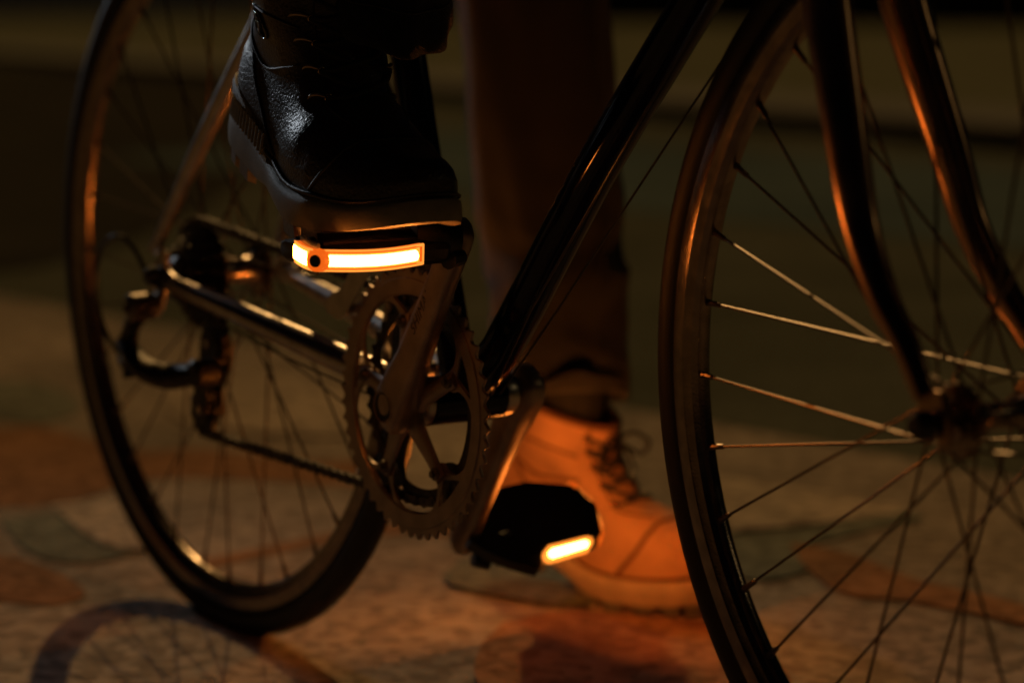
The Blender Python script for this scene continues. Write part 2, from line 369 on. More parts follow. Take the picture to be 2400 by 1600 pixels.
MB().add(lathe([(.009,-.052),(.0165,-.046),(.0185,-.040),(.0180,-.0343)], BB, 36)).obj('bottom_bracket_cup', M['chrome'], bike)
for s in (-1, 1):
    T('chain_stay', [(-.002,s*.0655,.3345),(.02,s*.062,.3300),(.10,s*.0555,.3180),(.20,s*.047,.3025),(.30,s*.036,.2865),(.385,s*.022,.2735)], [.0062,.0066,.0086,.0102,.0112,.0112], M['chrome'], smooth=4, flat=1.12)
    T('seat_stay', [(-.012,s*.0650,.358),(.018,s*.0615,.3955),(.068,s*.0570,.4570),(.1252,s*.0500,.5256),(.170,s*.0430,.5837),(.255,s*.020,.735)], [.0056,.0062,.0076,.0080,.0080,.0070], M['chrome'], smooth=4)
    # dropout
    D = [(-.024,-.006),(-.020,.006),(-.004,.014),(.006,.026),(.014,.022),(.014,.008),(.030,.002),(.030,-.008),(.008,-.012),(.002,-.030),(-.010,-.040),(-.018,-.034),(-.016,-.018)] if s < 0 else [(-.024,-.006),(-.020,.006),(-.004,.014),(.006,.026),(.014,.022),(.014,.008),(.030,.002),(.030,-.008),(.008,-.014),(-.012,-.014)]
    v, f = plate([D], .005, .0006); obj('dropout', yz(v, s*.0645, 0, R), f, M['chrome'], bike, auto=30)
T('stay_bridge', [(.325,-.035,.283),(.325,.035,.283)], .006, M['chrome'], seg=14)
# fork
fb = [[(.838,.028,.680),(.850,.030,.630),(.860,.031,.5815),(.894,.0410,.488),(.911,.0444,.4425),(.936,.0482,.4040),(.959,.0503,.3785),(.977,.0515,.3510)],
      [.0150,.0150,.0148,.0126,.0110,.0094,.0080,.0068]]
for s in (-1, 1):
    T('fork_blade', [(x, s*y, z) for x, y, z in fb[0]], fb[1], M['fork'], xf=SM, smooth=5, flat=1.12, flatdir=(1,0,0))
    v, f = plate([[(-.012,.022),(.006,.020),(.011,.004),(.010,-.012),(.004,-.013),(.004,-.002),(-.004,-.002),(-.004,-.013),(-.011,-.008),(-.013,.006)]], .006, .0006)
    MB().add((yz(v, s*.0500, FA.x, FA.z), f)).obj('fork_dropout', M['fork'], bike, xf=SM)
MB().add(tube([(.8350,-.028,.690),(.830,-.018,.712),(.828,0,.720),(.830,.018,.712),(.8350,.028,.690)], .015, 16, 4)).obj('fork_crown', M['fork'], bike, xf=SM)
# shift cable under the down tube, cable stops
cb = [Vector((1133.,0,0))]
T('cable', [(.4480,-.004,.2790),(.5150,-.014,.3520),(.70,-.020,.5470),(.86,-.03,.713)], .0010, M['cable'], seg=8)
T('cable', [(.4480,.004,.2790),(.5150,.012,.3520),(.70,.016,.5400),(.86,.03,.705)], .0009, M['cable'], seg=8)
for px in ((.5205,.012,.4210), (.5530,.012,.4590)):
    MB().add(tube([px, Vector(px)+Vector((-.004,-.001,.004))], [.003,.0022], 10)).obj('bottle_bolt', M['chrome'], bike)
T('gear_cable', [(.372,-.030,.2580),(.30,-.047,.2720),(.18,-.056,.2900),(.05,-.066,.3150),(.018,-.072,.3230)], .0009, M['cable'], seg=8, smooth=4)
T('cable_housing', [(.016,-.072,.3240),(-.011,-.074,.3400),(-.026,-.080,.3610),(-.044,-.087,.3700),(-.070,-.090,.3560),(-.084,-.091,.3250),(-.082,-.090,.3000),(-.070,-.086,.2740),(-.052,-.082,.2590)], .0024, M['cable'], seg=10, smooth=6)

# cassette and freewheel
cs = empty('cassette', (0,0,0), parent=bike)
def ring_plate(r_out, r_in, teeth, thick, y, c, m, parent, name, depth=.0042, shape=.32):
    o = []
    n = teeth*8
    for i in range(n):
        ph = (i/8) % 1.
        tt = max(0, 1-abs(ph-.5)/shape); rr = r_out-depth + depth*min(1, tt*1.15)
        a = 2*pi*i/n; o.append((rr*cos(a), rr*sin(a)))
    h = [(r_in*cos(2*pi*i/48), r_in*sin(2*pi*i/48)) for i in range(48)]
    v, f = plate([o, h], thick, .0003); return obj(name, yz(v, y, c.x, c.z), f, m, parent, smooth=False)
for i, tn in enumerate((13,15,17,19,21,24)):
    r = tn*.0127/(2*pi)+.002
    ring_plate(r, .013, tn, .0018, -.0455+i*.0048, AX, M['dsteel'], cs, 'sprocket', .004)
MB().add(lathe([(.008,-.055),(.0145,-.051),(.0165,-.049),(.0165,-.020)], AX, 36)).obj('freehub', M['dsteel'], cs)

# crankset
CA = .954587
RY = -.0456
cr = empty('crankset', (0,0,0), parent=bike)
def rot2(p, a): return (p[0]*cos(a)-p[1]*sin(a), p[0]*sin(a)+p[1]*cos(a))
def arc(r, a0, a1, n): return [(r*cos(a0+(a1-a0)*i/n), r*sin(a0+(a1-a0)*i/n)) for i in range(n+1)]
B0 = radians(94.5); NB = 5
# outer chainring: 53 teeth, five Y tabs, each with a window outside its bolt
NT = 53; outl = []
for i in range(NT*10):
    ph = (i/10) % 1.; t = max(0, 1-abs(ph-.5)/.36); rr = .1030 + .0052*min(1, t*1.2); a = 2*pi*i/(NT*10); outl.append((rr*cos(a), rr*sin(a)))
holes = []
for b in range(NB):
    a = B0 + b*2*pi/NB
    # small window between tab and ring
    wdo = arc(.0855, -radians(13), radians(13), 10) + [rot2((.0735,.0045), 0), rot2((.0715, 0), 0), rot2((.0735,-.0045), 0)]
    W = [Vector((p[0], p[1], 0)) for p in wdo]; W = catmull(W+[W[0]], 2)[:-1]
    holes.append([rot2((p.x, p.y), a) for p in W])
    holes.append([rot2((.0648+.0030*cos(t), .0030*sin(t)), a) for t in [2*pi*i/12 for i in range(12)]])
# the big inner opening: a five-lobed hole whose edge runs from ring to bolt tab
big = []
for b in range(NB):
    a = B0 + b*2*pi/NB
    big += [rot2(p, a) for p in [(.0855*cos(radians(-21)), .0855*sin(radians(-21))), (.0775,-.0185), (.0690,-.0095), (.0600,-.0075), (.0570, 0), (.0600,.0075), (.0690,.0095), (.0775,.0185), (.0855*cos(radians(21)), .0855*sin(radians(21)))]]
    big += [rot2(p, a) for p in arc(.0865, radians(25), radians(72-25), 8)]
BV = [Vector((p[0],p[1],0)) for p in big]; BV = catmull(BV+[BV[0]], 3)[:-1]
v, f = plate([outl, [(p.x,p.y) for p in BV]] + holes, .0030, .0004)
obj('chainring', yz(v, RY, BB.x, BB.z), f, M['crank'], cr, auto=25)
# raised shoulder of the ring face
MB().add(lathe([(.0870,0),(.0875,-.0012),(.0985,-.0012),(.0992,0)], BB+Vector((0,RY-.0014,0)), 120, closed=True)).obj('chainring_face', M['crank'], cr)
# inner chainring 39 teeth
outl = []
for i in range(39*10):
    ph = (i/10) % 1.; t = max(0, 1-abs(ph-.5)/.36); rr = .0760 + .0050*min(1, t*1.2); a = 2*pi*i/390; outl.append((rr*cos(a), rr*sin(a)))
big = []
for b in range(NB):
    a = B0 + b*2*pi/NB
    big += [rot2(p, a) for p in [(.0665,-.014), (.0600,-.0065), (.0570,0), (.0600,.0065), (.0665,.014)]] + [rot2(p, a) for p in arc(.0690, radians(18), radians(54), 5)]
BV = [Vector((p[0],p[1],0)) for p in big]; BV = catmull(BV+[BV[0]], 3)[:-1]
v, f = plate([outl, [(p.x,p.y) for p in BV]], .0028, .0004)
ir = obj('chainring', yz(v, RY+.0075, BB.x, BB.z), f, M['dsteel'], cr, auto=25); ir['label'] = 'smaller dark chainring behind the large one'
# spider arms
for b in range(NB):
    a = B0 + b*2*pi/NB; d = Vector((cos(a),0,sin(a)))
    mb = MB().add(tube([BB+d*.012+Vector((0,-.050,0)), BB+d*.030+Vector((0,-.0505,0)), BB+d*.052+Vector((0,-.0490,0)), BB+d*.0705+Vector((0,-.0488,0))], [.0135,.0098,.0072,.0062], 14, 4, flat=.42, flatdir=(0,1,0)))
    mb.obj('spider_arm', M['crank'], cr)
    bc = BB+d*.0648
    MB().add(lathe([(.0026,-.0560),(.0028,-.0535),(.0030,-.0534),(.0048,-.0534),(.0052,-.0528),(.0052,-.0495)], bc, 18)).obj('chainring_bolt', M['alloy'], cr)
# crank arms
def crank(s, ang, m):
    d = Vector((cos(ang),0,sin(ang))); n = Vector((-sin(ang),0,cos(ang)))
    y0, y1 = s*.060, s*.0665
    sec = [(-.021,.006,.005),(-.0175,.0150,.0095),(-.008,.0185,.0125),(.004,.0190,.0132),(.020,.0175,.0125),(.045,.0150,.0098),(.090,.0135,.0082),(.130,.0128,.0074),(.158,.0138,.0072),(.170,.0140,.0072),(.179,.0120,.0070),(.1845,.0060,.0050)]
    v = []; f = []; seg = 20
    for t, hw, th in sec:
        yc = y0+(y1-y0)*min(1, max(0, t)/.17)
        for k in range(seg):
            a = 2*pi*k/seg; ca, sa = cos(a), sin(a)
            e = .55; cx = math.copysign(abs(ca)**e, ca); sx = math.copysign(abs(sa)**e, sa)
            v.append(BB + d*t + n*cx*hw + Vector((0, yc + sx*th, 0)))
    for i in range(len(sec)-1):
        for k in range(seg):
            a = i*seg+k; b = i*seg+(k+1) % seg; f.append((a,b,b+seg,a+seg))
    f += [tuple(range(seg)), tuple(range((len(sec)-1)*seg, len(sec)*seg))]
    o = obj('crank_arm', v, f, m, cr, auto=50)
    return o, d, n
ca_r, d_r, n_r = crank(-1, CA, M['crank'])
ca_l, d_l, n_l = crank(1, CA+pi, M['crank'])
MB().add(lathe([(.0,-.0690),(.0052,-.0690),(.0056,-.0702),(.0060,-.0722),(.0105,-.0735),(.0112,-.0728),(.0116,-.0700)], BB, 32)).obj('crank_bolt', M['black'], cr)
MB().add(lathe([(.0118,-.0700),(.0122,-.0733),(.0130,-.0735),(.0136,-.0722),(.0138,-.0690)], BB, 40, closed=True)).obj('bolt_ring', M['crank'], cr)
# lettering along the crank arm
v, f = text_mesh('SHIMANO 600', .0118, shear=.35, space=1.05)
L = Matrix((d_r, n_r*1.0, Vector((0,-1,0)))).transposed().to_4x4()
org = BB + d_r*.0745 + n_r*-.0015 + Vector((0,-.0718,0))
obj('lettering', [Matrix.Translation(org) @ (L @ (Vector((q.x*.98, q.y, q.z + q.x*.0)))) for q in v], f, M['ink'], cr, smooth=False)

# ---- chain on the small ring
def chain_path():
    rc = .0788; cy = RY+.0075; cR = 24*.0127/2/pi; 
    bb = Vector((BB.x, BB.z)); ax = Vector((0, R)); up = Vector((.0560,.2790)); lp = Vector((.0400,.2160)); pr = .0225
    def tang(c1, r1, s1, c2, r2, s2):
        # external/internal tangent; circles traversed with orientation s (+1 ccw)
        d = c2-c1; L = d.length; a = atan2(d.y, d.x); q = (s1*r1 - s2*r2)/L; b = math.acos(max(-1, min(1, q)))
        # normal direction so that left/right tangent consistent
        return a, b
    pts = []
    def arcp(c, r, a0, a1, y, n=16):
        for i in range(n+1):
            a = a0+(a1-a0)*i/n; pts.append(Vector((c.x+r*cos(a), y, c.y+r*sin(a))))
    # top run: from cassette top to ring top
    d = bb-ax; L = d.length; base = atan2(d.y, d.x); b = math.acos((cR-rc)/L)
    at = base + b
    # walk clockwise round the ring: start at top of ring, forward, down, to the bottom tangent toward the lower pulley
    dl = lp-bb; Ll = dl.length; bl = math.acos((rc-pr)/Ll); ab = atan2(dl.y, dl.x)+bl   # outer tangent, lower side
    ab2 = ab if sin(ab) < 0 else atan2(dl.y, dl.x)-bl
    while ab2 > at: ab2 -= 2*pi
    arcp(bb, rc, at, ab2, cy, 40)
    # lower pulley: bottom side then up its back to the upper pulley (S shape)
    a0 = ab2
    yl = -.041
    arcp(lp, pr, ab2 % (2*pi) - 2*pi, -pi-.25, yl, 12)
    # crossing to the front of the upper pulley
    arcp(up, pr, -.35, .75, yl, 8)
    # up to the cassette front-bottom, round its back to the top
    arcp(ax, cR, -.35-0.3, -2*pi+at, -.0225, 40)
    return pts
path = chain_path(); path.append(path[0])
cum = [0.]
for a, b in zip(path, path[1:]): cum.append(cum[-1]+(b-a).length)
def at_s(s):
    s = s % cum[-1]; lo, hi = 0, len(cum)-1
    while hi-lo > 1:
        m_ = (lo+hi)//2
        if cum[m_] <= s: lo = m_
        else: hi = m_
    t = (s-cum[lo])/max(1e-9, cum[hi]-cum[lo]); return path[lo].lerp(path[hi], t)
nl = int(cum[-1]/.0127/2)*2; pitch = cum[-1]/nl
ch = empty('chain', (0,0,0), parent=bike)
def link_mesh(out):
    th = .0045 if out else .0034; L = []
    for i in range(10): a = pi/2+pi*i/9; L.append((-.00635+.0041*cos(a), .0041*sin(a)))
    L.append((0,-.0029))
    for i in range(10): a = -pi/2+pi*i/9; L.append((.00635+.0041*cos(a), .0041*sin(a)))
    L.append((0,.0029))
    mb = MB()
    n = len(L)
    for s in (-1, 1):
        y = s*th*.72
        vv = [Vector((p[0], y-.0005, p[1])) for p in L]+[Vector((p[0], y+.0005, p[1])) for p in L]
        mb.add((vv, [tuple(range(n)), tuple(range(n, 2*n))]+[(i,(i+1)%n,n+(i+1)%n,n+i) for i in range(n)]))
    if not out:
        for x in (-.00635,.00635): mb.add(lathe([(.0034,-.0022),(.0038,-.002),(.0038,.002),(.0034,.0022)], Vector((x,0,0)), 10))
    else:
        for x in (-.00635,.00635): mb.add(lathe([(.0015,-.0042),(.0017,-.004),(.0017,.004),(.0015,.0042)], Vector((x,0,0)), 8))
    return mb
lm = {}
for i in range(nl):
    a, b = at_s(i*pitch), at_s((i+1)*pitch); out = i % 2
    if out not in lm:
        o = link_mesh(out).obj('link', M['chain'], ch, auto=30); lm[out] = o.data
    else:
        o = bpy.data.objects.new('link', lm[out]); C.objects.link(o); o.parent = ch
    d = (b-a).normalized(); yv = (Vector((0,1,0))-d*d.y).normalized(); zv = d.cross(yv)
    o.matrix_basis = Matrix.Translation((a+b)/2) @ Matrix((d, yv, zv)).transposed().to_4x4()

# rear derailleur
rd = empty('rear_derailleur', (0,0,0), parent=bike)
def RP(name, mb, m=M['alloy'], auto=35): return mb.obj(name, m, rd, auto=auto)
RP('upper_body', MB().add(lathe([(0,-.094),(.0085,-.0935),(.0125,-.091),(.0130,-.080),(.0130,-.070),(.008,-.066)], Vector((-.010,0,.3075)), 32)))
RP('knuckle_arm', MB().add(tube([(-.012,-.082,.300),(-.024,-.083,.288),(-.036,-.082,.270)], [.0095,.0080,.0095], 14, 4)), M['dsteel'])
RP('bolt', MB().add(lathe([(0,-.097),(.0045,-.0965),(.0052,-.094)], Vector((-.010,0,.3075)), 16)), M['dsteel'])
RP('linkage', MB().add(tube([(-.038,-.084,.274),(-.018,-.086,.264),(.008,-.084,.252),(.040,-.076,.249),(.078,-.066,.256)], [.0085,.0105,.0130,.0145,.0120], 16, 5, flat=.8)), M['dsteel'])
RP('knuckle', MB().add(lathe([(0,-.078),(.010,-.0775),(.013,-.074),(.013,-.056),(.010,-.052)], Vector((.082,0,.256)), 28)), M['dsteel'])
RP('barrel_adjuster', MB().add(tube([(-.052,-.082,.2590),(-.044,-.083,.2540),(-.036,-.084,.2510)], [.0036,.0050,.0050], 10)).add(lathe([(.0,-.090),(.0045,-.089),(.0045,-.078)], Vector((-.030,0,.2440)), 12)), M['black'])
for y in (-.0475, -.0335):
    v, f = plate([[(x, z) for x, z in [(.066,.292),(.052,.294),(.044,.284),(.040,.262),(.029,.235),(.026,.214),(.034,.202),(.046,.202),(.055,.214),(.056,.235),(.072,.256),(.076,.280)]]], .0015, .0003)
    obj('cage_plate', yz(v, y), f, M['dsteel'], rd, auto=30)
for c in ((.0560,.2790), (.0400,.2160)):
    ring_plate(.0225, .006, 11, .0035, -.041, Vector((c[0],0,c[1])), M['black'], rd, 'pulley', .005, .3)
    RP('pulley_bolt', MB().add(lathe([(0,-.050),(.004,-.0498),(.0045,-.048),(.0045,-.033)], Vector((c[0],0,c[1])), 14)), M['chrome'])
# front derailleur
fd = empty('front_derailleur', (0,0,0), parent=bike)
for y, dz in ((-.0535, 0), (-.0325, -.004)):
    cgo = [(.275,.337),(.285,.330),(.302,.326),(.318,.338),(.338,.358),(.360,.3735),(.384,.381),(.398,.381),(.398,.392),(.380,.394),(.352,.388),(.326,.374),(.304,.352),(.288,.346)]
    P = catmull([Vector((x,z+dz,0)) for x, z in cgo+[cgo[0]]], 3)[:-1]
    v, f = plate([[(q.x,q.y) for q in P]], .0016, .0003); obj('cage_plate', yz(v, y), f, M['chrome'], fd, auto=30)
MB().add(tube([(.3885,-.050,.388),(.374,-.030,.386),(.366,-.014,.376)], [.006,.008,.007], 12, 4)).obj('linkage', M['alloy'], fd)
MB().add(tube([(.283,-.0535,.333),(.283,-.0325,.331)], .004, 10)).obj('cage_spacer', M['chrome'], fd)
MB().add(lathe([(.0150,-.008),(.0172,-.007),(.0172,.007),(.0150,.008)], Vector((0,0,0)), 28, axis='z', closed=True)).obj('clamp_band', M['chrome'], fd, xf=Matrix.Translation((.3685,0,.3765)) @ Matrix.Rotation(radians(-16), 4, 'Y'))

# ------------------------------------------------------------------ pedals with light bars
def pedal(c, s, tilt, WL=.026, cover=0):
    """local frame: x forward, y outward (sign s), z up; axle at origin.  tilt rotates about the axle"""
    pd = empty('pedal', (0,0,0), parent=bike)
    X = Matrix.Translation(c) @ Matrix.Rotation(tilt, 4, 'Y') @ Matrix.Diagonal((1, s*(.96 if cover else 1), 1, 1))
    def Pt(name, mb, m, auto=35):
        o = mb.obj(name, m, pd, xf=X, auto=auto); return o
    Pt('axle', MB().add(lathe([(.0075,-.004),(.0085,0),(.0085,.006),(.006,.008),(.0058,.020),(.009,.024),(.0095,.118),(.005,.128)], Vector((0,0,0)), 24)), M['dsteel'])
    # cage body: frame of bars with rounded top plate
    mb = MB()
    prof = [(-.030,-.010),(-.032,-.003),(-.030,.001),(-.022,.0035),(.022,.0035),(.028,.001),(.030,-.003),(.028,-.010),(.020,-.013),(-.020,-.013)]
    ys = [.018,.020,.026,.120,.132,.136]; sc_ = [.55,.8,1,1,.92,.7]; v = []; f = []
    for yy, q in zip(ys, sc_):
        for a, b in prof: v.append(Vector((a*q, yy, b*q)))
    n = len(prof)
    for i in range(len(ys)-1):
        for k in range(n): f.append((i*n+k, i*n+(k+1) % n, (i+1)*n+(k+1) % n, (i+1)*n+k))
    f += [tuple(range(n)), tuple(range((len(ys)-1)*n, len(ys)*n))]
    mb.add((v, f))
    Pt('pedal_body', mb, M['black'])
    for xx in (-.018,-.006,.006,.018):
        for yy in (.035,.065,.095,.120):
            pass
    Pt('grip_pin', MB().add(box((0,.075,.0040), (.020,.050,.0012))).add(box((0,.075,-.0136), (.020,.050,.0012))), M['dsteel'])
    # toe strap bridge, the black mass beside the crank
    Pt('strap_bracket', MB().add(tube([(.012,.010,.000),(.014,.026,.002),(.010,.044,.003)], [.010,.013,.011], 12, 3, flat=1.3)).add(tube([(.016,.006,-.012),(.020,.020,-.012)], [.006,.008], 10)), M['black'])
    for e in (1, -1):
        fr = cover and e > 0; HH = .0105 if fr else .0074
        # housing follows a bowed line across the face and round the outboard corner
        N = 22; line = []
        for i in range(N+1):
            t = i/N; yy = .051+(.086 if e > 0 or cover else .045)*t; bow = .0055*sin(pi*min(1, t/.93)**1.0); line.append(Vector((e*((.016 if fr else .0335)+bow), yy, -.0046-.0014*sin(pi*t))))
        corner = line[-1]
        wrap = [corner + Vector((-e*.002, .0025, .0003)), corner + Vector((-e*.009, .0040, .0010)), corner + Vector((-e*.018, .0040, .0022)), corner + Vector((-e*WL, .0030, .0034))]
        if e < 0 and not cover: wrap = [corner + Vector((.0005,.001,0)), corner + Vector((.001,.0015,0)), corner + Vector((.0015,.002,0)), corner + Vector((.002,.002,0))]
        wrap = catmull(wrap, 4)
        def strip(pts, hh, push, thick, side=None):
            """ribbon of half height hh, offset outward by push, thickness thick"""
            v = []; f = []
            for i, p in enumerate(pts):
                t = (pts[min(i+1, len(pts)-1)]-pts[max(i-1, 0)]); t.z = 0; t.normalize()
                nrm = Vector((t.y, -t.x, 0))*e
                for zz, q in ((-hh, push-thick), (-hh, push), (-hh*.6, push+.0003), (hh*.6, push+.0003), (hh, push), (hh, push-thick)):
                    v.append(p+nrm*q+Vector((0,0,zz)))
            k6 = 6
            for i in range(len(pts)-1):
                for k in range(k6): f.append((i*k6+k, i*k6+(k+1) % k6, (i+1)*k6+(k+1) % k6, (i+1)*k6+k))
            f += [tuple(range(k6)), tuple(range((len(pts)-1)*k6, len(pts)*k6))]
            return v, f
        lb = Pt('light_bar', MB().add(strip(line, HH, .0005, .004)).add(strip(wrap, HH, .0005, .004)), M['lens'])
        def sub(name, mb, m):
            o = mb.obj(name, m, pd, xf=X); o.parent = lb; return o
        sub('led_strip', MB().add(strip(line[2:-2], .0062 if fr else .0036, .0018, .001)).add(strip(wrap[3:], .0048, .0018, .001)), M['led_mid' if fr else 'led_bright' if cover else 'led'])
        sub('led_rib', MB().add(tube([q+Vector((e*.0008,0,0)) for q in line[2:-2]], .0042, 8)), M['led_mid' if fr else 'led_bright' if cover else 'led'])
        sub('diffuser', MB().add(strip(line[1:-2], .0080 if fr else .0052, .0012, .001)).add(strip(wrap[2:], .0064, .0012, .001)), M['led_soft'])
        for zz in (-HH+.0002, HH-.0002):
            sub('lens_edge', MB().add(tube([q+Vector((e*.0010,0,zz)) for q in line], .0007, 6)).add(tube([q+Vector((0,.0010,zz)) for q in wrap], .0007, 6)), M['lens_edge'])
        a = line[0]
        sub('lens_edge', MB().add(tube([a+Vector((e*.001,0,-HH+.0002)), a+Vector((e*.001,0,HH-.0002))], .0008, 6)), M['lens_edge'])
        for zz in (-.0060, .0060):
            sub('lens_edge', MB().add(tube([a+Vector((e*.0012,.001,zz)), a+Vector((e*.0022,.014,zz))], .0005, 6)), M['lens_edge'])
        # the screw boss between the two lit lengths
        cc = corner + Vector((e*.0012, .0010, .0002)); nd = Vector((e*.45, .89, 0)).normalized()
        pts = [cc - nd*.003, cc + nd*.0028]
        sub('screw_boss', MB().add(tube([pts[0], pts[1]], [.0082,.0076], 24)), M['lens'])
        sub('screw', MB().add(tube([pts[1]-nd*.001, pts[1]+nd*.0012], [.0045,.0043], 20)), M['black'])
        if cover and e == 1:   # dirt-black mounting plate over the inboard half of the lens
            nrm = X.to_3x3() @ Vector((0,0,1)); p0 = X @ Vector((0,.07,.016)); out = []
            for q in ((1098,1215),(1122,1158),(1228,1131),(1335,1138),(1395,1185),(1408,1252),(1330,1270),(1272,1284),(1262,1338),(1200,1320),(1150,1300),(1100,1272)):
                dd = FW + RT*((q[0]-1200)/FPX) - UP*((q[1]-800)/FPX); t_ = (p0-CAM).dot(nrm)/dd.dot(nrm); out.append(X.inverted() @ (CAM+dd*t_))
            n_ = len(out); up2 = [Vector((o_.x, o_.y, .018)) for o_ in out]; lo2 = [Vector((o_.x, o_.y, .008)) for o_ in out]
            def onp(px_, zz):
                p1 = X @ Vector((0,.07,zz)); r_ = []
                for q in px_:
                    dd = FW + RT*((q[0]-1200)/FPX) - UP*((q[1]-800)/FPX); t_ = (p1-CAM).dot(nrm)/dd.dot(nrm); r_.append(X.inverted() @ (CAM+dd*t_))
                return r_
            def slab(px_, z0_, z1_, mm, nm):
                o1 = onp(px_, (z0_+z1_)/2); n2_ = len(o1)
                return Pt(nm, MB().add(([Vector((a_.x,a_.y,z1_)) for a_ in o1]+[Vector((a_.x,a_.y,z0_)) for a_ in o1], [tuple(range(n2_)), tuple(range(n2_, 2*n2_))]+[(i_,(i_+1)%n2_,n2_+(i_+1)%n2_,n2_+i_) for i_ in range(n2_)])), mm)
            slab([(1274,1293),(1283,1281),(1372,1259),(1386,1262),(1388,1275),(1378,1291),(1292,1317),(1279,1315),(1273,1304)], .0165, .0205, M['led_soft'], 'light_bar')
            slab([(1286,1295),(1293,1288),(1370,1268),(1378,1271),(1375,1281),(1296,1306),(1287,1303)], .0195, .0215, M['led'], 'led_strip')
            Pt('cover_plate', MB().add((up2+lo2, [tuple(range(n_)), tuple(range(n_, 2*n_))]+[(i_,(i_+1)%n_,n_+(i_+1)%n_,n_+i_) for i_ in range(n_)])), M['black'])
        Pt('end_bracket', MB().add(strip(wrap, .0112, -.0030, .003)), M['chrome'])
    return pd
PR = BB + d_r*.17 + Vector((0,-.068,0)); PL = BB + d_l*.17 + Vector((0,.068,0))
pedal(PR, -1, radians(3)); pl = pedal(PL, 1, radians(43), .033, 1)

# ------------------------------------------------------------------ person: trousers, boots
person = empty('person', (.03,.37,0), 'person in dark denim and heavy boots, one foot on the ground, one on the pedal', 'person')
def lerp_tab(tab, z):
    if z <= tab[0][0]: return tab[0][1:]
    for a, b in zip(tab, tab[1:]):
        if z <= b[0]:
            t = (z-a[0])/(b[0]-a[0]); return tuple(a[i]+(b[i]-a[i])*t for i in range(1, len(a)))
    return tab[-1][1:]
#        z     xb    xf    kw   round
UPT = [(.026,.006,.298,1.00,0),(.040,.003,.304,1.02,0),(.054,.001,.304,1.01,0),(.066,.000,.299,.97,.0),(.076,.001,.290,.91,.05),(.085,.002,.274,.84,.12),(.092,.004,.250,.79,.25),(.100,.006,.226,.78,.42),(.110,.008,.204,.80,.60),(.122,.009,.186,.83,.78),(.136,.011,.166,.87,.92),(.152,.012,.152,.92,1),(.170,.012,.143,.95,1),(.190,.010,.139,.97,1),(.205,.009,.138,.98,1)]
def wfoot(s):
    tab = [(0,.031),(.12,.034),(.28,.033),(.42,.035),(.58,.045),(.70,.0505),(.80,.0505),(.90,.046),(1,.038)]
    return lerp_tab(tab, s)[0]
def upper_pt(z, u, grow=0.):
    """u=0 toe, u=pi heel, positive u = lateral side"""
    xb, xf, kw, rd_ = lerp_tab(UPT, z); cu = cos(u); su = sin(u)
    s = (1+cu)/2; x = xb+(xf-xb)*s
    sw = (x)/.304
    wf = wfoot(sw)*math.copysign(abs(su)**.55, su)*kw
    we = .0445*kw*math.copysign(abs(su)**.9, su)*(1-.18*max(0, cu))
    y = wf*(1-rd_)+we*rd_
    # medial side flatter at the arch; toe points slightly inward
    y += -.006*max(0, sw-.5)*2
    p = Vector((x, y, z))
    if grow:
        c = Vector(((xb+xf)/2, 0, z)); d = (p-c); d.z = 0; d.normalize(); p += d*grow
    return p
